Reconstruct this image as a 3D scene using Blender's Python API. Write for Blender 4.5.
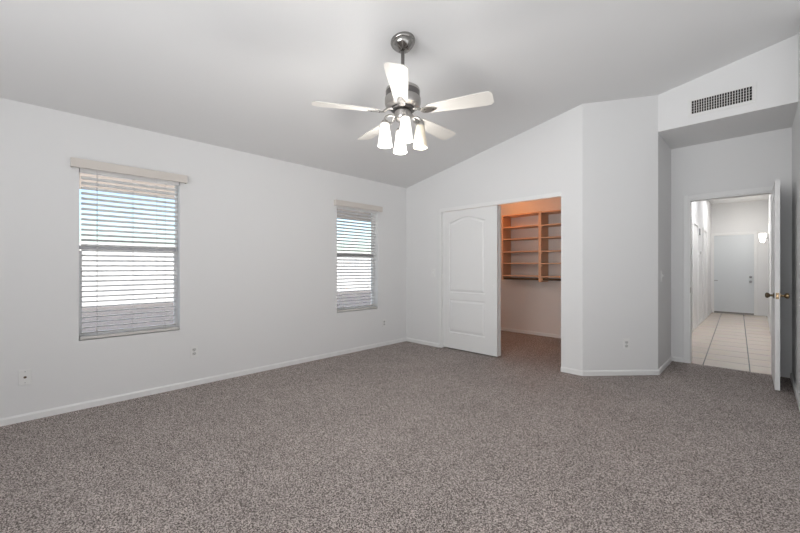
import bpy, bmesh, math, random
from mathutils import Vector, Matrix
R = math.radians
random.seed(7)
for o in list(bpy.data.objects):
    bpy.data.objects.remove(o)
S = bpy.context.scene
C = S.collection

# ------------------------------------------------------------------ camera
cam = bpy.data.cameras.new('camera'); camo = bpy.data.objects.new('camera', cam); C.objects.link(camo)
cam.sensor_width = 36; cam.lens = 363 / 800 * 36; cam.shift_y = 0.5 / 800
cam.clip_start = 0.02; cam.clip_end = 300
camo.location = (0, 0, 1.18); camo.rotation_euler = (R(90), 0, R(44.605))
S.camera = camo

# ------------------------------------------------------------------ world, sun, area lights, exposure
w = bpy.data.worlds.new('sky'); S.world = w; w.use_nodes = True
nt = w.node_tree; nt.nodes.clear()
sky = nt.nodes.new('ShaderNodeTexSky'); sky.sky_type = 'NISHITA'; sky.sun_disc = False
sky.sun_elevation = R(42); sky.sun_rotation = R(155); sky.air_density = 1.0; sky.dust_density = 1.5
bg = nt.nodes.new('ShaderNodeBackground'); bg.inputs[1].default_value = 0.34
wo = nt.nodes.new('ShaderNodeOutputWorld')
nt.links.new(sky.outputs[0], bg.inputs[0]); nt.links.new(bg.outputs[0], wo.inputs[0])

def light(name, kind, loc, energy, color=(1, 1, 1), rot=(0, 0, 0), size=None, size_y=None, radius=None):
    l = bpy.data.lights.new(name, kind); l.energy = energy; l.color = color
    if kind == 'AREA':
        l.shape = 'RECTANGLE'; l.size = size; l.size_y = size_y or size
    if radius is not None:
        if kind == 'SUN': l.angle = radius
        else: l.shadow_soft_size = radius
    o = bpy.data.objects.new(name, l); C.objects.link(o); o.location = loc; o.rotation_euler = rot
    return o

light('sun', 'SUN', (10, -20, 18), 13.0, (1, .97, .93), Vector((.33, -1, .68)).to_track_quat('Z', 'Y').to_euler(), radius=R(0.5))     # shines towards -x, onto the garden wall
# added area fills behind and beside the camera; these walls have no openings
light('fill_near', 'AREA', (0.1, -2.6, 1.3), 66, (.97, .985, 1), (R(136), 0, R(-6)), 2.6, 2.2)
light('fill_near_low', 'AREA', (-1.1, -2.8, 1.0), 42, (.97, .985, 1), (R(118), 0, 0), 3.0, 1.6).data.spread = R(90)
light('fill_right', 'AREA', (1.42, 0.9, 1.65), 14, (.97, .985, 1), (0, R(118), 0), 2.2, 4.4)
light('fill_right_low', 'AREA', (1.2, 0.9, 1.2), 22, (.97, .985, 1), (0, R(155), 0), 1.6, 4.4)
# unseen area lights added at hallway ceiling height, with no fixtures there
light('hall_fill', 'AREA', (-0.35, 8.3, 2.76), 19, (.99, .99, 1), (0, 0, 0), 0.5, 1.2)
light('hall_fill_far', 'AREA', (-0.35, 10.9, 2.76), 10, (.99, .99, 1), (0, 0, 0), 0.5, 0.8)

vs = S.view_settings
vs.view_transform = 'Standard'; vs.look = 'None'; vs.gamma = 1; vs.exposure = 0.05; vs.use_curve_mapping = False

# ------------------------------------------------------------------ materials
def mat(name, col, rough=.5, metal=0, bump=None, spec=.5, emit=None, trans=0):
    m = bpy.data.materials.new(name); m.use_nodes = True
    n = m.node_tree.nodes; p = n['Principled BSDF']; L = m.node_tree.links
    p.inputs['Base Color'].default_value = (*col, 1); p.inputs['Roughness'].default_value = rough
    p.inputs['Metallic'].default_value = metal; p.inputs['Specular IOR Level'].default_value = spec
    if emit:
        p.inputs['Emission Color'].default_value = (*emit[0], 1); p.inputs['Emission Strength'].default_value = emit[1]
    if bump:
        tc = n.new('ShaderNodeTexCoord'); nz = n.new('ShaderNodeTexNoise'); b = n.new('ShaderNodeBump')
        nz.inputs['Scale'].default_value = bump[0]; nz.inputs['Detail'].default_value = 3
        b.inputs['Strength'].default_value = bump[1]; b.inputs['Distance'].default_value = bump[2]
        L.new(tc.outputs['Object'], nz.inputs['Vector']); L.new(nz.outputs[0], b.inputs['Height'])
        L.new(b.outputs[0], p.inputs['Normal'])
    return m

M = {}
M['paint'] = mat('wall_paint', (.80, .80, .80), .65, bump=(90, .12, .003), spec=.3)
M['ceil'] = mat('ceiling_paint', (.80, .80, .80), .7, bump=(70, .15, .003), spec=.25)
M['trim'] = mat('trim_paint', (.84, .84, .835), .38, spec=.4)
M['door'] = mat('door_paint', (.83, .83, .825), .4, spec=.4)
M['vinyl'] = mat('white_vinyl', (.82, .82, .82), .35)
M['plate'] = mat('plate_plastic', (.82, .82, .81), .35)
M['receptacle'] = mat('receptacle_plastic', (.58, .58, .57), .4)  # greyed to carry the shadow outlines of the outlets
M['dark'] = mat('dark_slot', (.03, .03, .03), .6)
M['nickel'] = mat('brushed_nickel', (.50, .48, .46), .28, 1, bump=(300, .05, .001))
M['pewter'] = mat('pewter_nickel', (.34, .33, .315), .17, 1)
M['darknickel'] = mat('dark_nickel', (.20, .19, .185), .3, 1)
M['bronze'] = mat('antique_bronze', (.16, .12, .08), .3, 1)
M['brass'] = mat('aged_brass', (.45, .33, .19), .25, 1)
M['valance'] = mat('beige_valance', (.68, .635, .59), .5, bump=(40, .05, .002))
M['slat'] = mat('blind_slat', (.80, .79, .78), .4)
M['rail'] = mat('blind_rail', (.66, .64, .61), .45)
M['cord'] = mat('blind_cord', (.55, .54, .53), .8)
M['hinge'] = mat('satin_hinge', (.35, .35, .36), .35, 1)
M['ventwhite'] = mat('vent_enamel', (.80, .80, .79), .5)
M['ventdark'] = mat('duct_shade', (.02, .018, .016), .8)
M['closetwall'] = mat('closet_paint', (.80, .765, .74), .7, bump=(90, .12, .003), spec=.2)
M['doorfar'] = mat('entry_door_paint', (.68, .71, .73), .4)
M['stucco'] = mat('garden_stucco', (.80, .76, .70), .9, bump=(25, .3, .02))
M['soffit'] = mat('patio_soffit', (.62, .52, .44), .8)
M['concrete'] = mat('bounce_concrete', (.76, .74, .71), .9, bump=(30, .2, .005))
M['extwall'] = mat('outer_stucco', (.55, .50, .44), .9)

def wood():
    m = mat('closet_melamine', (.52, .29, .15), .45, spec=.3)
    n = m.node_tree.nodes; L = m.node_tree.links; p = n['Principled BSDF']
    tc = n.new('ShaderNodeTexCoord'); mp = n.new('ShaderNodeMapping'); nz = n.new('ShaderNodeTexNoise'); cr = n.new('ShaderNodeValToRGB')
    mp.inputs['Scale'].default_value = (2, 30, 30); nz.inputs['Scale'].default_value = 3; nz.inputs['Detail'].default_value = 4
    cr.color_ramp.elements[0].position = .3; cr.color_ramp.elements[0].color = (.66, .42, .27, 1)
    cr.color_ramp.elements[1].position = .7; cr.color_ramp.elements[1].color = (.78, .52, .35, 1)
    L.new(tc.outputs['Object'], mp.inputs[0]); L.new(mp.outputs[0], nz.inputs['Vector']); L.new(nz.outputs[0], cr.inputs[0])
    L.new(cr.outputs[0], p.inputs['Base Color']); return m
M['wood'] = wood()

def carpet():
    m = mat('carpet_pile', (.3, .27, .25), .95, spec=.1)
    n = m.node_tree.nodes; L = m.node_tree.links; p = n['Principled BSDF']
    tc = n.new('ShaderNodeTexCoord')
    def noise(sc, det, rough=.5):
        z = n.new('ShaderNodeTexNoise'); z.inputs['Scale'].default_value = sc; z.inputs['Detail'].default_value = det
        z.inputs['Roughness'].default_value = rough; L.new(tc.outputs['Object'], z.inputs['Vector']); return z
    a = noise(130, 3, .8); b = noise(14, 3); c = noise(2.2, 3)
    cr = n.new('ShaderNodeValToRGB'); e = cr.color_ramp.elements
    e[0].position = .37; e[0].color = (.085, .071, .065, 1)
    e[1].position = .63; e[1].color = (.62, .55, .52, 1)
    x = e.new(.5); x.color = (.285, .248, .234, 1)
    vo = n.new('ShaderNodeTexVoronoi'); vo.inputs['Scale'].default_value = 210; L.new(tc.outputs['Object'], vo.inputs['Vector'])
    sx = n.new('ShaderNodeSeparateColor'); L.new(vo.outputs['Color'], sx.inputs[0])
    vm = n.new('ShaderNodeMapRange'); vm.inputs[3].default_value = -.15; vm.inputs[4].default_value = .15; L.new(sx.outputs[0], vm.inputs[0])
    sm = n.new('ShaderNodeMath'); sm.operation = 'ADD'; L.new(a.outputs[0], sm.inputs[0]); L.new(vm.outputs[0], sm.inputs[1])
    L.new(sm.outputs[0], cr.inputs[0])
    mr = n.new('ShaderNodeMapRange'); mr.inputs[1].default_value = .3; mr.inputs[2].default_value = .7; mr.inputs[3].default_value = .93; mr.inputs[4].default_value = 1.20
    ad = n.new('ShaderNodeMath'); ad.operation = 'ADD'; L.new(b.outputs[0], ad.inputs[0]); L.new(c.outputs[0], ad.inputs[1])
    hf = n.new('ShaderNodeMath'); hf.operation = 'MULTIPLY'; hf.inputs[1].default_value = .5; L.new(ad.outputs[0], hf.inputs[0]); L.new(hf.outputs[0], mr.inputs[0])
    mx = n.new('ShaderNodeMix'); mx.data_type = 'RGBA'; mx.blend_type = 'MULTIPLY'; mx.inputs[0].default_value = 1
    L.new(cr.outputs[0], mx.inputs[6]); L.new(mr.outputs[0], mx.inputs[7]); L.new(mx.outputs[2], p.inputs['Base Color'])
    bp = n.new('ShaderNodeBump'); bp.inputs['Strength'].default_value = .5; bp.inputs['Distance'].default_value = .008
    L.new(a.outputs[0], bp.inputs['Height']); L.new(bp.outputs[0], p.inputs['Normal'])
    return m
M['carpet'] = carpet()

def tile():
    m = mat('hall_tile', (.6, .52, .45), .25)
    n = m.node_tree.nodes; L = m.node_tree.links; p = n['Principled BSDF']
    tc = n.new('ShaderNodeTexCoord'); mp = n.new('ShaderNodeMapping'); br = n.new('ShaderNodeTexBrick'); nz = n.new('ShaderNodeTexNoise')
    mp.inputs['Location'].default_value = (.31 + .41 * 4, -6.10 + .41 * 20, 0); mp.inputs['Rotation'].default_value = (0, 0, R(-1.65))
    br.offset = 0; br.inputs['Scale'].default_value = 1; br.inputs['Brick Width'].default_value = .41; br.inputs['Row Height'].default_value = .41
    br.inputs['Mortar Size'].default_value = .006; br.inputs['Mortar Smooth'].default_value = .1
    br.inputs['Color1'].default_value = (.70, .60, .52, 1); br.inputs['Color2'].default_value = (.73, .63, .545, 1); br.inputs['Mortar'].default_value = (.10, .08, .07, 1)
    nz.inputs['Scale'].default_value = 6; nz.inputs['Detail'].default_value = 5
    mx = n.new('ShaderNodeMix'); mx.data_type = 'RGBA'; mx.blend_type = 'SOFT_LIGHT'; mx.inputs[0].default_value = .25
    L.new(tc.outputs['Object'], mp.inputs[0]); L.new(mp.outputs[0], br.inputs['Vector']); L.new(tc.outputs['Object'], nz.inputs['Vector'])
    L.new(br.outputs[0], mx.inputs[6]); L.new(nz.outputs[1], mx.inputs[7]); L.new(mx.outputs[2], p.inputs['Base Color'])
    return m
M['tile'] = tile()

def glass():
    m = bpy.data.materials.new('window_glass'); m.use_nodes = True; n = m.node_tree.nodes; n.clear(); L = m.node_tree.links
    t = n.new('ShaderNodeBsdfTransparent'); t.inputs[0].default_value = (.93, .95, .96, 1); g = n.new('ShaderNodeBsdfGlossy'); g.inputs['Roughness'].default_value = .02
    f = n.new('ShaderNodeFresnel'); f.inputs[0].default_value = 1.25; mx = n.new('ShaderNodeMixShader'); o = n.new('ShaderNodeOutputMaterial')
    L.new(f.outputs[0], mx.inputs[0]); L.new(t.outputs[0], mx.inputs[1]); L.new(g.outputs[0], mx.inputs[2]); L.new(mx.outputs[0], o.inputs[0]); return m
M['glass'] = glass()

def ground():
    m = mat('gravel', (.40, .33, .28), .95)
    n = m.node_tree.nodes; L = m.node_tree.links; p = n['Principled BSDF']
    tc = n.new('ShaderNodeTexCoord'); nz = n.new('ShaderNodeTexNoise'); cr = n.new('ShaderNodeValToRGB')
    nz.inputs['Scale'].default_value = 8; nz.inputs['Detail'].default_value = 6
    cr.color_ramp.elements[0].color = (.075, .064, .060, 1); cr.color_ramp.elements[1].color = (.15, .13, .12, 1)
    L.new(tc.outputs['Object'], nz.inputs['Vector']); L.new(nz.outputs[0], cr.inputs[0]); L.new(cr.outputs[0], p.inputs['Base Color']); return m
M['ground'] = ground()

M['shade_lit'] = mat('lit_opal_glass', (.92, .90, .86), .3, emit=((1, .97, .92), 1.1))
M['shade_off'] = mat('unlit_opal_glass', (.80, .72, .58), .3, emit=((1, .90, .72), .02))  # faint glow added to the glass although its bulb is off
M['bulb_lit'] = mat('lit_bulb', (.9, .9, .85), .3, emit=((1, .93, .82), 6))
M['bulb_off'] = mat('unlit_bulb', (.85, .83, .78), .25)
M['sconce'] = mat('sconce_glass', (.92, .90, .86), .3, emit=((1, .94, .84), 3))
M['blade'] = mat('fan_blade_white', (.74, .715, .67), .35, spec=.5)
M['bulb_closet'] = mat('closet_bulb', (.9, .8, .6), .3, emit=((1, .55, .25), 3))

# ------------------------------------------------------------------ mesh helpers
def link(name, bm, m, parent=None, smooth=False, bevel=0):
    bmesh.ops.recalc_face_normals(bm, faces=bm.faces)
    me = bpy.data.meshes.new(name); bm.to_mesh(me); bm.free()
    if smooth:
        for f in me.polygons: f.use_smooth = True
    o = bpy.data.objects.new(name, me); C.objects.link(o)
    if m is not None: me.materials.append(m)
    if parent: o.parent = parent
    if smooth:
        es = o.modifiers.new('es', 'EDGE_SPLIT'); es.split_angle = R(38)
    if bevel:
        b = o.modifiers.new('bevel', 'BEVEL'); b.width = bevel; b.segments = 2; b.limit_method = 'ANGLE'
    return o

def box(bm, x0, x1, y0, y1, z0, z1, mx=None):
    vs_ = [bm.verts.new((x, y, z)) for x in (x0, x1) for y in (y0, y1) for z in (z0, z1)]
    for f in ((0, 1, 3, 2), (4, 6, 7, 5), (0, 4, 5, 1), (2, 3, 7, 6), (0, 2, 6, 4), (1, 5, 7, 3)):
        bm.faces.new([vs_[i] for i in f])
    if mx is not None: bmesh.ops.transform(bm, matrix=mx, verts=vs_)
    return vs_

def boxes(*bs):
    bm = bmesh.new()
    for b in bs: box(bm, *b)
    return bm

def prism(bm, pts, vec):
    a = [bm.verts.new(p) for p in pts]; v = Vector(vec)
    b = [bm.verts.new(Vector(p) + v) for p in pts]
    bm.faces.new(a); bm.faces.new(b[::-1])
    for i in range(len(a)):
        j = (i + 1) % len(a); bm.faces.new([a[i], b[i], b[j], a[j]])
    return a + b

def lathe(bm, prof, n=32, mx=None, cap=True):
    rings = []
    for r, z in prof:
        rings.append([bm.verts.new((r * math.cos(2 * math.pi * k / n), r * math.sin(2 * math.pi * k / n), z)) for k in range(n)])
    for a, b in zip(rings, rings[1:]):
        for k in range(n):
            bm.faces.new([a[k], a[(k + 1) % n], b[(k + 1) % n], b[k]])
    if cap:
        bm.faces.new(rings[0]); bm.faces.new(rings[-1])
    vs_ = [v for r in rings for v in r]
    if mx is not None: bmesh.ops.transform(bm, matrix=mx, verts=vs_)
    return vs_

def tube(bm, pts, r, n=10):
    pts = [Vector(p) for p in pts]; rings = []
    for i, p in enumerate(pts):
        t = (pts[min(i + 1, len(pts) - 1)] - pts[max(i - 1, 0)]).normalized()
        u = t.orthogonal().normalized() if i == 0 else (u - t * u.dot(t)).normalized()
        v = t.cross(u); rr = r[i] if isinstance(r, (list, tuple)) else r
        rings.append([bm.verts.new(p + (u * math.cos(2 * math.pi * k / n) + v * math.sin(2 * math.pi * k / n)) * rr) for k in range(n)])
    for a, b in zip(rings, rings[1:]):
        for k in range(n): bm.faces.new([a[k], a[(k + 1) % n], b[(k + 1) % n], b[k]])
    bm.faces.new(rings[0]); bm.faces.new(rings[-1])

def thing(name, label, cat, loc=(0, 0, 0), rotz=0, group=None):
    o = bpy.data.objects.new(name, None); C.objects.link(o); o.empty_display_size = .05
    o.location = loc; o.rotation_euler = (0, 0, rotz); o['label'] = label; o['category'] = cat
    if group: o['group'] = group
    return o

def tag(o, label, cat, group=None):
    o['label'] = label; o['category'] = cat
    if group: o['group'] = group
    return o

def struct(name, bm, m, parent=None, **k):
    o = link(name, bm, m, parent, **k)
    if parent is None: o['kind'] = 'structure'
    return o

def sempty(name, loc, rotz=0, label=None):
    o = bpy.data.objects.new(name, None); C.objects.link(o); o.location = loc; o.rotation_euler = (0, 0, rotz); o['kind'] = 'structure'
    if label: o['label'] = label
    return o

# ------------------------------------------------------------------ the room shell
XL, YC, YH, YD = -4.0, 4.2, 4.82, 5.66
XA0, XA1 = -0.78, 0.256
YR = 4.38
XR, YN = 1.5, -3.0
def ceil_z(x): return 2.437 + 0.195 * (x + 4.0)

struct('floor', boxes((XL - .16, XR + .12, YN - .12, YC + .0, -.1, 0), (-3.86, XR + .12, YC, YD + .02, -.1, 0), (-3.86, -.95, YD + .02, 6.3, -.1, 0)), M['carpet'])
bm = bmesh.new()
prism(bm, [(XL - .16, YN - .12, ceil_z(XL - .16)), (XR + .12, YN - .12, ceil_z(XR + .12)), (XR + .12, YN - .12, ceil_z(XR + .12) + .12), (XL - .16, YN - .12, ceil_z(XL - .16) + .12)], (0, YH + .12 - YN + .12, 0))
struct('ceiling', bm, M['ceil'])

# left wall with two window openings
WZ0, WZ1 = .567, 2.03
W = [(.273, 1.010), (2.858, 3.592)]
zt = 2.437
bs = [(XL - .16, XL, YN - .12, W[0][0], 0, zt), (XL - .16, XL, W[0][1], W[1][0], 0, zt), (XL - .16, XL, W[1][1], YC + .14, 0, zt)]
for a, b in W:
    bs += [(XL - .16, XL, a, b, 0, WZ0), (XL - .16, XL, a, b, WZ1, zt)]
struct('wall_left', boxes(*bs), M['paint'])

# closet wall (raked top, opening with sliding doors)
OX0, OX1, OZ = -3.325, -1.585, 2.03
PX = -1.357
bm = bmesh.new()
def xz(pts, y, d): prism(bm, [(x, y, z) for x, z in pts], (0, d, 0))
xz([(XL, 0), (OX0, 0), (OX0, ceil_z(OX0)), (XL, ceil_z(XL))], YC, .14)
xz([(OX0, OZ), (OX1, OZ), (OX1, ceil_z(OX1)), (OX0, ceil_z(OX0))], YC, .14)
xz([(OX1, 0), (PX, 0), (PX, ceil_z(PX)), (OX1, ceil_z(OX1))], YC, .14)
struct('wall_back', bm, M['paint'])

# angled corner wall
bm = bmesh.new()
n_ = Vector((YH - YC, -(XA0 - PX), 0)).normalized()
p0, p1 = Vector((PX, YC, 0)), Vector((XA0, YH, 0))
prism(bm, [p0, p1, p1 + Vector((0, 0, ceil_z(XA0))), p0 + Vector((0, 0, ceil_z(PX)))], -n_ * .1)
struct('wall_angled', bm, M['paint'])
HZ = 2.662
struct('wall_alcove_left', boxes((XA0 - .1, XA0, YH, YD, 0, HZ)), M['paint'])
struct('wall_alcove_right', boxes((XA1, XA1 + .1, YR, YD, 0, ceil_z(XA1))), M['paint'])
bm = bmesh.new()
xz([(XA0, HZ), (XA1, HZ), (XA1, ceil_z(XA1)), (XA0, ceil_z(XA0))], YH, .12)
struct('wall_header', bm, M['paint'])
bm = bmesh.new(); xz([(XA1 + .1, 0), (XR, 0), (XR, ceil_z(XR)), (XA1 + .1, ceil_z(XA1 + .1))], YR, .12)
struct('wall_right_return', bm, M['paint'])
struct('ceiling_alcove', boxes((XA0 - .1, XA1 + .1, YH + .12, YD, HZ, HZ + .1)), M['ceil'])
DX0, DX1, DZ = -0.603, 0.118, 2.005
struct('wall_door', boxes((XA0 - .1, DX0, YD, YD + .12, 0, 2.9), (DX1, XA1 + .1, YD, YD + .12, 0, 2.9), (DX0, DX1, YD, YD + .12, DZ, 2.9)), M['paint'])
bm = bmesh.new(); prism(bm, [(XR, YN, 0), (XR, YR + .12, 0), (XR, YR + .12, ceil_z(XR)), (XR, YN, ceil_z(XR))], (.12, 0, 0))
struct('wall_right', bm, M['paint'])
bm = bmesh.new(); xz([(XL - .16, 0), (XR + .12, 0), (XR + .12, ceil_z(XR + .12)), (XL - .16, ceil_z(XL - .16))], YN, -.12)
struct('wall_near', bm, M['paint'])

# closet room
CX0, CX1, CY1, CZ = -3.72, -1.30, 6.15, 2.44
struct('wall_closet_left', boxes((CX0 - .1, CX0, YC + .14, CY1 + .1, 0, CZ)), M['closetwall'])
struct('wall_closet_back', boxes((CX0, CX1, CY1, CY1 + .1, 0, CZ)), M['closetwall'])
struct('wall_closet_right', boxes((CX1, CX1 + .1, YC + .3, CY1 + .1, 0, CZ)), M['closetwall'])
struct('ceiling_closet', boxes((CX0 - .1, CX1, YC + .14, CY1 + .1, CZ, CZ + .1)), M['closetwall'])

# hallway
HX0, HX1, HY1, HC = -.865, .172, 12.4, 2.80
struct('floor_hall', boxes((HX0 - .1, HX1 + .1, YD + .02, HY1 + .12, -.1, -.004)), M['tile'])
struct('ceiling_hall', boxes((HX0 - .1, HX1 + .1, YD + .12, HY1 + .12, HC, HC + .1)), M['ceil'])
struct('wall_hall_left', boxes((HX0 - .1, HX0, YD + .12, HY1 + .12, 0, HC)), M['paint'])
struct('wall_hall_right', boxes((HX1, HX1 + .1, YD + .12, HY1 + .12, 0, HC)), M['paint'])
struct('wall_hall_end', boxes((HX0, HX1, HY1, HY1 + .12, 0, HC)), M['paint'])

# ------------------------------------------------------------------ baseboards
BH, BT = .056, .014
def baseboard(name, p, q, nrm):
    p, q, nv = Vector((*p, 0)), Vector((*q, 0)), Vector((*nrm, 0)).normalized()
    bm = bmesh.new()
    prof = [(0, 0), (BT, 0), (BT, BH - .012), (BT * .45, BH), (0, BH)]
    prism(bm, [p + nv * a + Vector((0, 0, z)) for a, z in prof], q - p)
    return struct(name, bm, M['trim'])
baseboard('baseboard_left', (XL, YN), (XL, YC), (1, 0))
baseboard('baseboard_back', (XL + BT, YC), (OX0 - .0, YC), (0, -1))
baseboard('baseboard_back_pier', (OX1, YC), (PX + .004, YC), (0, -1))
baseboard('baseboard_angled', p0.xy + (p1 - p0).xy.normalized() * -.004, p1.xy + (p1 - p0).xy.normalized() * .006, n_.xy)
baseboard('baseboard_alcove_left', (XA0, YH - .004), (XA0, YD), (1, 0))
baseboard('baseboard_alcove_right', (XA1, YR), (XA1, YD), (-1, 0))
baseboard('baseboard_door', (XA0 + BT, YD), (DX0 - .054, YD), (0, -1))
baseboard('baseboard_right_return', (XA1 + .0, YR), (XR, YR), (0, -1))
baseboard('baseboard_closet', (CX0, CY1), (CX1, CY1), (0, -1))
baseboard('baseboard_closet_left', (CX0, YC + .14), (CX0, CY1), (1, 0))
baseboard('baseboard_hall_left', (HX0, YD + .12), (HX0, HY1), (1, 0))
baseboard('baseboard_hall_right', (HX1, YD + .12), (HX1, HY1), (-1, 0))

# ------------------------------------------------------------------ trims: closet head track and jambs, door casings
struct('trim_1', boxes((OX0, OX1, YC - .004, YC + .022, 1.980, OZ)), M['trim'], bevel=.002)            # closet head fascia
struct('trim_2', boxes((OX0, OX0 + .032, YC - .002, YC + .14, 0, 1.980)), M['trim'], bevel=.002)        # closet left jamb
def casing(name, x0, x1, z1, y, d, wd=.066, t=.014):
    bm = boxes((x0 - wd, x0, y, y + d * t, 0, z1 + wd), (x1, x1 + wd, y, y + d * t, 0, z1 + wd), (x0, x1, y, y + d * t, z1, z1 + wd))
    return struct(name, bm, M['trim'], bevel=.004)
casing('trim_3', DX0, DX1, DZ, YD, -1, .052)
struct('trim_4', boxes((DX0, DX0 + .014, YD, YD + .12, 0, DZ), (DX1 - .014, DX1, YD, YD + .12, 0, DZ), (DX0 + .014, DX1 - .014, YD, YD + .12, DZ - .014, DZ)), M['trim'])
casing('trim_5', DX0, DX1, DZ, YD + .12, 1)

# ------------------------------------------------------------------ doors
def panel_outline(x0, x1, z0, z1, arch=0, n=14):
    pts = [(x0, z0), (x1, z0), (x1, z1)]
    if arch:
        for k in range(1, n):
            t = k / n; s = math.sin(math.pi * t)
            pts.append((x1 + (x0 - x1) * t, z1 + arch * (s ** 1.4)))
    pts.append((x0, z1))
    return pts
def inset(pts, d):
    n = len(pts); out = []
    for i in range(n):
        a, b, c = Vector(pts[i - 1]), Vector(pts[i]), Vector(pts[(i + 1) % n])
        e1, e2 = (b - a).normalized(), (c - b).normalized()
        n1, n2 = Vector((-e1.y, e1.x)), Vector((-e2.y, e2.x))
        m_ = (n1 + n2); m_ = m_ / max(m_.length_squared, 1e-6) * 2
        out.append(tuple(b + m_ * d))
    return out
def panel_door(w_, h, t, panels, both=True):
    """slab spanning x 0..w, z 0..h, y 0..t, moulded panels on its y=0 face (and on y=t)"""
    bm = bmesh.new()
    for y, sgn in ((0, 1), (t, -1)):
        outer = [bm.verts.new((x, y, z)) for x, z in ((0, 0), (w_, 0), (w_, h), (0, h))]
        edges = [bm.edges.new((outer[i], outer[(i + 1) % 4])) for i in range(4)]
        if y == 0: o0 = outer
        else: o1 = outer
        if y and not both:
            bm.faces.new(outer); continue
        for pts in panels:
            loops = []
            for d, dep in ((0, 0), (.008, .011), (.020, .011), (.044, .002)):
                q = inset(pts, d)
                loops.append([bm.verts.new((x, y + sgn * dep, z)) for x, z in q])
            k = len(loops[0])
            edges += [bm.edges.new((loops[0][i], loops[0][(i + 1) % k])) for i in range(k)]
            for a, b in zip(loops, loops[1:]):
                for i in range(k): bm.faces.new([a[i], a[(i + 1) % k], b[(i + 1) % k], b[i]])
            bm.faces.new(loops[-1])
        bmesh.ops.triangle_fill(bm, edges=edges, use_beauty=True)
    for i in range(4):
        j = (i + 1) % 4
        bm.faces.new([o0[i], o0[j], o1[j], o1[i]])
    return bm

# closet sliding doors: both stand at the left side of the opening
SX, SW = OX0 + .034, .887
PAN = [panel_outline(.117, .709, .80, 1.795, .072), panel_outline(.117, .709, .225, .70)]
d1 = struct('door_2', panel_door(SW, 1.962, .034, PAN, False), M['door']); d1.location = (SX, YC + .027, .018)
d1['label'] = 'white sliding closet door with arched upper panel, in front'
bm = bmesh.new(); lathe(bm, [(.019, -.004), (.019, 0), (.012, .001), (.011, .004)], 20, Matrix.Translation((.820, -.0005, .905)) @ Matrix.Rotation(R(-90), 4, 'X'))
link('finger_pull', bm, M['plate'], d1, smooth=True)
d2 = struct('door_3', panel_door(SW, 1.962, .034, PAN, False), M['door']); d2.location = (SX + .004, YC + .08, .018)
d2['label'] = 'second sliding closet door stacked behind the front one'
bm = bmesh.new(); lathe(bm, [(.019, -.004), (.019, 0), (.012, .001), (.011, .004)], 20, Matrix.Translation((.820, -.0005, .905)) @ Matrix.Rotation(R(-90), 4, 'X'))
link('finger_pull', bm, M['plate'], d2, smooth=True)

# bedroom door, swung open towards the camera, hinged at the right jamb
DW = .690
bd = struct('door_1', panel_door(DW, 1.985, .035, [panel_outline(.10, DW - .10, .86, 1.80, .07), panel_outline(.10, DW - .10, .22, .74)]), M['door'])
bd.location = (DX1 - .012, YD - .018, .014); bd.rotation_euler = (0, 0, R(-89.4))      # local +x -> towards the camera, local +y -> hall right
bd['label'] = 'white bedroom door standing open at the hallway'
def knob(parent, x, z, y, sgn, m):
    bm = bmesh.new()
    prof = [(.030, 0), (.030, .004), (.024, .008), (.011, .012), (.010, .028), (.020, .036), (.027, .046), (.027, .054), (.020, .062), (.008, .065)]
    lathe(bm, prof, 24, Matrix.Translation((x, y, z)) @ Matrix.Rotation(R(-90 * sgn), 4, 'X'))
    return link('door_knob', bm, m, parent, smooth=True)
knob(bd, DW - .062, .892, .035, 1, M['brass']); knob(bd, DW - .062, .892, 0, -1, M['bronze'])
link('latch_plate', boxes((DW - .0005, DW + .0015, .006, .029, .862, .922)), M['bronze'], bd)
bm = bmesh.new(); lathe(bm, [(.007, 0), (.006, .010)], 12, Matrix.Translation((DW + .001, .0175, .892)) @ Matrix.Rotation(R(90), 4, 'Y'))
link('latch_bolt', bm, M['brass'], bd, smooth=True)
for z in (.2, 1.0, 1.78):
    bm = bmesh.new(); lathe(bm, [(.007, z - .045), (.007, z + .045)], 12, Matrix.Translation((-.004, .042, 0)))
    link('hinge', bm, M['hinge'], bd, smooth=True)
link('strike_plate', boxes((DX0 + .014, DX0 + .0165, YD + .002, YD + .03, .86, .93)), M['bronze'], bpy.data.objects['trim_4'])

# hallway end door with casing
ED0, ED1, EDZ = -.812, -.068, 1.985
casing('trim_6', ED0, ED1, EDZ, HY1, -1, .058)
ed = struct('door_4', boxes((ED0 + .004, ED1 - .004, HY1 - .010, HY1 + .02, .02, EDZ - .004)), M['doorfar'], bevel=.002)
ed['label'] = 'plain pale entry door at the far end of the hallway'
for z in (.935, .82):
    bm = bmesh.new(); lathe(bm, [(.028, 0), (.028, .008), (.02, .03), (.026, .045), (.024, .06), (.01, .065)], 20, Matrix.Translation((ED1 - .06, HY1 - .010, z + .0)) @ Matrix.Rotation(R(90), 4, 'X'))
    link('door_knob' if z < .9 else 'deadbolt', bm, M['hinge'], ed, smooth=True)
link('door_sweep', boxes((ED0 + .004, ED1 - .004, HY1 - .016, HY1 - .010, .004, .045)), M['darknickel'], ed)
link('hinge', boxes((ED0 + .004, ED0 + .075, HY1 - .014, HY1 - .010, .825, .845)), M['hinge'], ed)

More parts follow.
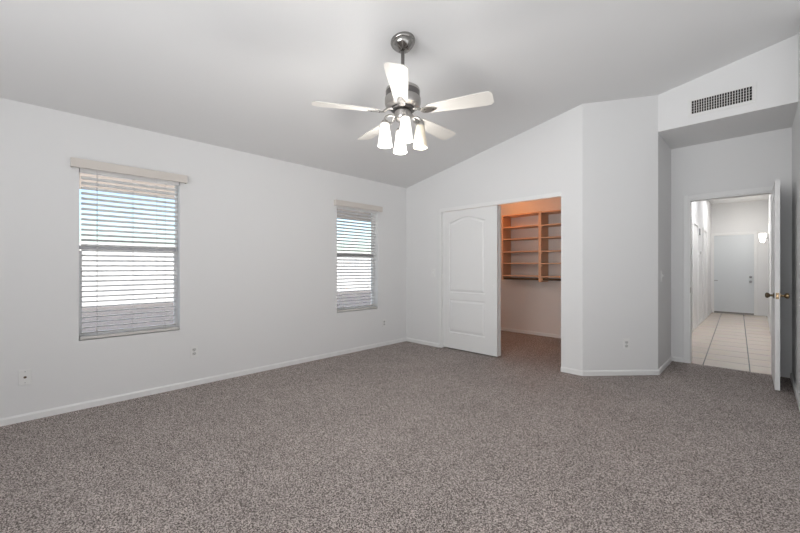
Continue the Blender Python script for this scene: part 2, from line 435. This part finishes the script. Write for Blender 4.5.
# closed side doors off the hallway, each with a casing round it
def side_door(name, y0, y1, x, d, z1=1.985):
    s = sempty(name, (x, (y0 + y1) / 2, 0))
    hw = (y1 - y0) / 2; f = lambda a, b: (min(a * d, b * d), max(a * d, b * d))
    link('panel', boxes((*f(0, .006), -hw, hw, .01, z1)), M['door'], s)
    link('casing', boxes((*f(0, .022), -hw - .066, -hw, 0, z1 + .066), (*f(0, .022), hw, hw + .066, 0, z1 + .066), (*f(0, .022), -hw, hw, z1, z1 + .066)), M['trim'], s, bevel=.004)
    return s
side_door('door_5', 8.55, 9.30, HX0, 1)['label'] = 'white side door on the left of the hallway'
side_door('door_6', 10.35, 11.10, HX0, 1)['label'] = 'farther white side door on the left of the hallway'
side_door('door_7', 8.75, 9.50, HX1, -1)['label'] = 'white side door on the right of the hallway'

# ------------------------------------------------------------------ windows (white single-hung frames set in the left wall)
def window(name, y0, y1):
    hw, h = (y1 - y0) / 2, WZ1 - WZ0
    s = sempty(name, (XL, (y0 + y1) / 2, WZ0), R(-90))
    fy0, fy1 = -.155, -.085
    link('window_frame', boxes((-hw, -hw + .009, fy0, fy1, 0, h), (hw - .009, hw, fy0, fy1, 0, h), (-hw + .009, hw - .009, fy0, fy1, 0, .03), (-hw + .009, hw - .009, fy0, fy1, h - .035, h)), M['vinyl'], s, bevel=.003)
    mr = 1.345 - WZ0
    link('meeting_rail', boxes((-hw + .009, hw - .009, -.145, -.09, mr - .014, mr + .016)), M['hinge'], s, bevel=.003)
    a = hw - .009
    link('lower_sash', boxes((-a, -a + .018, -.115, -.092, .030, mr - .028), (a - .018, a, -.115, -.092, .030, mr - .028), (-a + .018, a - .018, -.115, -.092, .030, .055)), M['vinyl'], s, bevel=.002)
    link('pane', boxes((-a + .012, a - .012, -.106, -.102, .05, mr - .02)), M['glass'], s)
    link('pane', boxes((-a - .005, a + .005, -.136, -.132, mr + .015, h - .03)), M['glass'], s)
    link('sash_lock', boxes((-.02, .02, -.09, -.075, mr + .0, mr + .018)), M['hinge'], s, bevel=.003)
    return s
window('window_1', *W[0]); window('window_2', *W[1])

# ------------------------------------------------------------------ blinds
def blind(y0, y1, label):
    hw, h = (y1 - y0) / 2, 1.43
    t = thing('window_blind', label, 'window blind', (XL, (y0 + y1) / 2, WZ0), R(-90), 'slatted blinds on the left wall')
    vw = hw + .053
    v = link('valance', boxes((-vw, vw, .034, .046, 1.428, 1.503), (-vw, -vw + .012, .001, .034, 1.428, 1.503), (vw - .012, vw, .001, .034, 1.428, 1.503)), M['valance'], t, bevel=.003)
    link('head_rail', boxes((-hw + .006, hw - .006, -.062, -.008, 1.405, 1.455)), M['slat'], t, bevel=.002)
    bm = bmesh.new(); sp = .0435; n = 31
    for k in range(n):
        z = .058 + k * sp
        m = Matrix.Translation((0, -.036, z)) @ Matrix.Rotation(R(15), 4, 'X')     # room edge a little higher
        a = []
        for u in range(7):                                                             # slight crown across the slat
            f = u / 6 - .5; a.append((f * .050, .0040 * (1 - (2 * f) ** 2)))
        pts = [(-hw + .017, y, zz + .0016) for y, zz in a] + [(-hw + .017, y, zz - .0016) for y, zz in a[::-1]]
        vs_ = prism(bm, pts, (2 * hw - .034, 0, 0)); bmesh.ops.transform(bm, matrix=m, verts=vs_)
    link('slats', bm, M['slat'], t)
    link('bottom_rail', boxes((-hw + .008, hw - .008, -.062, -.010, .006, .030)), M['rail'], t, bevel=.004)
    for x in (-hw + .12, 0, hw - .12):
        for y in (-.0635, -.0085):
            bm = bmesh.new(); tube(bm, [(x, y, .02), (x, y, 1.41)], .0011, 6); link('ladder_cord', bm, M['cord'], t)
    for x, zl in ((hw - .115, .10), (-hw + .19, .34)):
        bm = bmesh.new(); tube(bm, [(x, -.003, zl), (x, -.003, 1.43)], .0012, 6)
        c = link('lift_cord', bm, M['cord'], t)
        bm = bmesh.new(); lathe(bm, [(.002, 0.03), (.006, .02), (.007, 0)], 10, Matrix.Translation((x, -.003, zl - .03))); link('tassel', bm, M['cord'], c, smooth=True)
    return t
blind(*W[0], 'white slatted blind with beige valance on the left wall window above the cable plate')
blind(*W[1], 'white slatted blind with beige valance on the farther window, next to the room corner')

# ------------------------------------------------------------------ wall plates
def plate(label, cat, name, loc, rotz, kind, wd=.072, hh=.118, group=None):
    t = thing(name, label, cat, loc, rotz, group)
    link('cover_plate', boxes((-wd / 2, wd / 2, 0, .006, -hh / 2, hh / 2)), M['plate'], t, bevel=.003)
    if kind == 'outlet':
        for z in (.020, -.020):
            bm = bmesh.new()
            pts = [(.017 * math.cos(a) , .0055, z + max(-.0135, min(.0135, .017 * math.sin(a)))) for a in [2 * math.pi * k / 24 for k in range(24)]]
            prism(bm, pts, (0, .003, 0)); r_ = link('receptacle', bm, M['receptacle'], t)
            link('slots', boxes((-.0075, -.0055, .0082, .009, z - .001, z + .008), (.0055, .0075, .0082, .009, z - .001, z + .007), (-.002, .002, .0082, .009, z - .010, z - .006)), M['dark'], r_)
        bm = bmesh.new(); lathe(bm, [(.003, .0055), (.003, .0075)], 10, Matrix.Rotation(R(-90), 4, 'X')); link('screw', bm, M['hinge'], t)
    elif kind == 'coax':
        bm = bmesh.new(); lathe(bm, [(.009, .005), (.009, .008), (.0055, .008), (.0055, .018)], 14, Matrix.Rotation(R(-90), 4, 'X')); link('cable_jack', bm, M['bronze'], t, smooth=True)
        for z in (.042, -.042):
            bm = bmesh.new(); lathe(bm, [(.003, .0055), (.003, .0072)], 10, Matrix.Translation((0, 0, z)) @ Matrix.Rotation(R(-90), 4, 'X')); link('screw', bm, M['hinge'], t)
    else:
        link('toggle', boxes((-.005, .005, .005, .016, -.002, .018)), M['plate'], t, bevel=.002)
        for z in (.03, -.03):
            bm = bmesh.new(); lathe(bm, [(.003, .0055), (.003, .0072)], 10, Matrix.Translation((0, 0, z)) @ Matrix.Rotation(R(-90), 4, 'X')); link('screw', bm, M['hinge'], t)
    return t
plate('white cable plate with dark centre jack low on left wall, before the nearer window', 'wall plate', 'cable_plate', (XL, -.037, .336), R(-90), 'coax')
plate('white power outlet low on left wall, just past the nearer window', 'outlet', 'power_outlet', (XL, 1.133, .338), R(-90), 'outlet', group='power outlets')
plate('white power outlet low on left wall below the farther window, near the corner', 'outlet', 'power_outlet', (XL, 3.713, .340), R(-90), 'outlet', group='power outlets')
plate('white power outlet low on the angled wall between closet and hallway', 'outlet', 'power_outlet', (-1.014 + n_.x * 0, 0, .338), math.atan2(n_.y, n_.x) - R(90), 'outlet', group='power outlets')
o = [x for x in bpy.data.objects if x.name.startswith('power_outlet') and x.parent is None][-1]
ta = (-1.0 - PX) / (XA0 - PX); o.location = (*(p0.xy + (p1 - p0).xy * .575), .338)
plate('white light switch on closet wall left of the sliding door', 'light switch', 'light_switch', (-3.443, YC, 1.09), R(180), 'switch', group='light switches')
plate('white light switch on the narrow alcove wall beside the hallway door', 'light switch', 'light_switch', (XA0, 5.02, 1.075), R(-90), 'switch', group='light switches')

# ------------------------------------------------------------------ air vent over the alcove
vt = thing('air_vent', 'white return air grille with dark openings above the hallway alcove', 'air vent', (-.266, YH, 2.837), R(180))
vw, vh = .225, .066
link('vent_frame', boxes((-vw - .03, vw + .03, 0, .007, vh, vh + .03), (-vw - .03, vw + .03, 0, .007, -vh - .03, -vh), (-vw - .03, -vw, 0, .007, -vh, vh), (vw, vw + .03, 0, .007, -vh, vh)), M['ventwhite'], vt, bevel=.003)
link('duct_shade_sheet', boxes((-vw, vw, .0004, .0012, -vh, vh)), M['ventdark'], vt)  # near-black sheet on the wall face, painting the shade inside the duct
bm = bmesh.new()
for k in range(1, 23):
    x = -vw + 2 * vw * k / 23; box(bm, x - .0024, x + .0024, .0030, .0065, -vh, vh)
link('vertical_louvers', bm, M['ventwhite'], vt)
bm = bmesh.new()
for k in range(1, 5):
    z = -vh + 2 * vh * k / 5; box(bm, -vw, vw, .0013, .0028, z - .0016, z + .0016)
link('horizontal_louvers', bm, M['cord'], vt)

# ------------------------------------------------------------------ closet shelving
sh = thing('shelving_unit', 'orange-brown wooden shelf unit with hanging rods on the closet back wall', 'shelving', (-2.4, CY1, 0))
SY0, SY1 = -.30, -.004
def part(name, *b, m='wood', par=sh, bevel=.002): return link(name, boxes(*b), M[m], par, bevel=bevel)
XS0, XS1, XS2 = -3.235 + 2.4, -2.55 + 2.4, -1.315 + 2.4
part('side_panel', (XS0, XS0 + .022, SY0, SY1, .955, 2.095))
part('divider', (XS1 - .022, XS1 + .022, SY0, SY1, .935, 2.095))
part('side_panel', (XS2 - .022, XS2, SY0, SY1, .955, 2.095))
for z in (2.085, 1.872, 1.668, 1.447, 1.245, 1.030):
    part('shelf', (XS0 + .022, XS1 - .022, SY0 + .004, SY1, z - .012, z + .006))
    part('shelf', (XS1 + .022, XS2 - .022, SY0 + .004, SY1, z - .018, z))
for z in (1.86, 1.43, 1.22, .985):
    part('shelf_bracket', (XS1 + .022, XS1 + .040, SY0 + .01, SY0 + .03, z - .030, z - .006 if z > 1 else z + .022), bevel=.001)
for a, b in ((XS0 + .022, XS1 - .022), (XS1 + .022, XS2 - .022)):
    bm = bmesh.new(); tube(bm, [(a, SY0 + .06, .975), (b, SY0 + .06, .975)], .016, 14); link('hanging_rod', bm, M['bronze'], sh, smooth=True)

# warm bulb on the closet ceiling, hidden by the head of the opening
cl = thing('closet_lamp', 'bare warm bulb on the closet ceiling', 'ceiling lamp', (-3.0, 5.42, CZ))
bm = bmesh.new(); lathe(bm, [(.055, 0), (.055, -.02), (.03, -.035), (.02, -.04)], 20); link('lamp_holder', bm, M['plate'], cl, smooth=True)
bm = bmesh.new(); lathe(bm, [(.012, -.04), (.02, -.055), (.03, -.08), (.026, -.1), (.01, -.112)], 20); link('bulb', bm, M['bulb_closet'], cl, smooth=True)
light('closet_bulb_light', 'POINT', (-3.0, 5.42, CZ - .17), 6.5, (1, .35, .08), radius=.05)
light('closet_front_fill', 'POINT', (-3.2, 4.66, CZ - .75), 4.0, (1, .86, .78), radius=.05)  # added fill hidden behind the sliding doors, brightens the lower back wall

# ------------------------------------------------------------------ hallway sconce and small boxes
sc = thing('wall_sconce', 'glowing white half-bowl sconce on the right hallway wall near the end door', 'wall lamp', (HX1, 11.5, 1.84))
bm = bmesh.new()
lathe(bm, [(.010, -.12), (.032, -.10), (.050, -.05), (.058, .02), (.060, .09), (.056, .09), (.053, .02), (.042, -.06), (.01, -.1)], 24, Matrix.Translation((-.1, 0, 0))); link('glass_bowl', bm, M['sconce'], sc, smooth=True)
link('back_plate', boxes((-.012, 0, -.05, .05, -.09, .08), (-.05, -.012, -.012, .012, -.03, .0)), M['hinge'], sc, bevel=.004)
bm = bmesh.new(); lathe(bm, [(.004, -.14), (.012, -.13), (.012, -.119)], 12, Matrix.Translation((-.1, 0, 0))); link('finial', bm, M['hinge'], sc, smooth=True)
light('sconce_light', 'POINT', (HX1 - .1, 11.5, 2.02), 4, (1, .93, .82), radius=.06)
for z, hh, lab in ((1.90, .13, 'grey chime box high on the left hallway wall'), (1.47, .08, 'small grey thermostat on the left hallway wall below the chime box')):
    t = thing('wall_box', lab, 'wall box', (HX0, 9.62, z), R(-90))
    link('housing', boxes((-.06, .06, 0, .03, -hh / 2, hh / 2)), M['hinge'] if z > 1.6 else M['plate'], t, bevel=.004)
    link('face_plate', boxes((-.05, .05, .03, .033, -hh / 2 + .01, hh / 2 - .01)), M['plate'] if z > 1.6 else M['hinge'], t)

# ------------------------------------------------------------------ ceiling fan
FX, FY = -1.871, 1.926
fz = ceil_z(FX)
fan = thing('ceiling_fan', 'brushed nickel ceiling fan with five white blades and four glass shades', 'ceiling fan', (FX, FY, fz))
tilt = math.atan(.195)
bm = bmesh.new()
lathe(bm, [(.090, .0), (.092, -.010), (.088, -.020), (.080, -.025), (.077, -.038), (.064, -.053), (.058, -.058), (.044, -.072), (.024, -.080)], 40, Matrix.Rotation(-tilt, 4, 'Y'))
link('canopy', bm, M['pewter'], fan, smooth=True)
Z = lambda z: 1.18 + (z - 1.18) * 1.017 - fz
bm = bmesh.new(); lathe(bm, [(.0135, -.07), (.0135, Z(2.48))], 20); rod = link('downrod', bm, M['darknickel'], fan, smooth=True)
bm = bmesh.new(); lathe(bm, [(.02, Z(2.535)), (.032, Z(2.525)), (.034, Z(2.50)), (.05, Z(2.485)), (.108, Z(2.478)), (.124, Z(2.468)), (.127, Z(2.455)), (.127, Z(2.448))], 48)
mo = link('motor_housing', bm, M['nickel'], fan, smooth=True)
bm = bmesh.new(); lathe(bm, [(.126, Z(2.449)), (.126, Z(2.404))], 48); link('vent_band', bm, M['darknickel'], mo, smooth=True)
bm = bmesh.new(); lathe(bm, [(.127, Z(2.406)), (.133, Z(2.400)), (.133, Z(2.362)), (.124, Z(2.345)), (.098, Z(2.335)), (.085, Z(2.332))], 48); link('lower_housing', bm, M['nickel'], mo, smooth=True)
bm = bmesh.new(); lathe(bm, [(.088, Z(2.333)), (.088, Z(2.318)), (.06, Z(2.312))], 40); link('blade_hub', bm, M['darknickel'], fan, smooth=True)

# blades: outline in (radius, width), pitched with the trailing edge raised
def blade_mesh():
    bm = bmesh.new(); r0, r1 = .185, .655; top = []
    N = 22
    for i in range(N + 1):
        t = i / N; r = r0 + (r1 - r0) * t
        wd = .047 + .024 * min(1, t * 1.25)
        if t > .94: wd *= math.sqrt(max(0, 1 - ((t - .94) / .06) ** 2 * .60))
        if t < .08: wd *= .62 + .38 * math.sqrt(t / .08)
        top.append((r, wd))
    a = [(r, wd, .003) for r, wd in top] + [(r, -wd, .003) for r, wd in top[::-1]]
    prism(bm, a, (0, 0, -.006))
    return bm
def iron_mesh():
    bm = bmesh.new()
    tube(bm, [(.075, 0, .026), (.10, 0, .024), (.125, 0, .012), (.15, 0, -.007)], [.012, .011, .010, .009], 10)
    pts = []
    for k in range(36):
        a = 2 * math.pi * k / 36; c, s = math.cos(a), math.sin(a)
        pts.append((.200 + .060 * c, (.030 - .008 * c) * s, -.0035))
    prism(bm, pts, (0, 0, -.006))
    return bm
ZB = 2.300
bang = [R(44.6 + a) for a in (-94, -22, 50, 122, 194)]
b0 = i0 = None
for k, a in enumerate(bang):
    if b0 is None:
        b0 = link('fan_blade', blade_mesh(), M['blade'], fan, bevel=.0015); o = b0
        i0 = link('blade_iron', iron_mesh(), M['nickel'], b0, smooth=True)
        sc0 = []
        for x, y in ((.175, .012), (.175, -.012), (.235, 0)):
            bm = bmesh.new(); lathe(bm, [(.0055, -.0095), (.004, -.0125)], 10, Matrix.Translation((x, y, 0)))
            sc0.append(link('blade_screw', bm, M['darknickel'], b0, smooth=True))
    else:
        o = b0.copy(); C.objects.link(o); o.parent = fan
        for q in (i0, *sc0):
            c = q.copy(); C.objects.link(c); c.parent = o
    o.matrix_local = Matrix.Translation((0, 0, Z(ZB))) @ Matrix.Rotation(a, 4, 'Z') @ Matrix.Rotation(R(-12), 4, 'X')

bm = bmesh.new(); lathe(bm, [(.050, Z(2.314)), (.060, Z(2.305)), (.062, Z(2.262)), (.052, Z(2.244)), (.030, Z(2.232)), (.012, Z(2.226)), (.009, Z(2.214)), (.004, Z(2.210))], 36)
kit = link('light_kit', bm, M['nickel'], fan, smooth=True)
for k in range(4):
    a = R(44.6 + 8 + 90 * k); c, s = math.cos(a), math.sin(a); lit = k != 0
    P = lambda r, z: (r * c, r * s, Z(z))
    bm = bmesh.new(); tube(bm, [P(.050, 2.272), P(.075, 2.276), P(.105, 2.276), P(.124, 2.266), P(.132, 2.250), P(.132, 2.232)], .0085, 12)
    arm = link('lamp_arm', bm, M['nickel'], kit, smooth=True)
    T = Matrix.Translation(P(.132, 2.222))
    bm = bmesh.new(); lathe(bm, [(.012, .018), (.022, .014), (.031, .002), (.031, -.010), (.026, -.010)], 24, T); link('shade_holder', bm, M['nickel'], arm, smooth=True)
    bm = bmesh.new(); lathe(bm, [(.024, -.002), (.030, -.006), (.036, -.05), (.046, -.115), (.054, -.172), (.051, -.172), (.043, -.115), (.033, -.05), (.024, -.012)], 32, T, cap=False)
    shd = link('lamp_shade', bm, M['shade_lit' if lit else 'shade_off'], fan, smooth=True)
    if not lit: shd['label'] = 'unlit cream glass shade'
    bm = bmesh.new(); lathe(bm, [(.012, -.012), (.014, -.04), (.024, -.07), (.027, -.09), (.02, -.108), (.006, -.115)], 20, T); link('bulb', bm, M['bulb_lit' if lit else 'bulb_off'], shd, smooth=True)
    if lit: light('fan_bulb_light', 'POINT', (FX + .132 * c, FY + .132 * s, 2.222 - .235), 7.2, (1, .97, .93), radius=.08)

# ------------------------------------------------------------------ outside the windows
struct('ground', boxes((-70, XL - .16, -40, 50, -.2, -.1)), M['ground'])
struct('wall_garden', boxes((-15.2, -15.0, -40, 50, -.1, 1.95)), M['stucco'])
struct('ceiling_patio', boxes((-7.3, XL - .17, .1, 10, 2.36, 2.5)), M['soffit'])
struct('floor_patio_bounce', boxes((-7.6, XL - .17, -8, 10, -.1, -.06)), M['concrete'])  # unseen pale slab added to bounce sunlight up into the windows
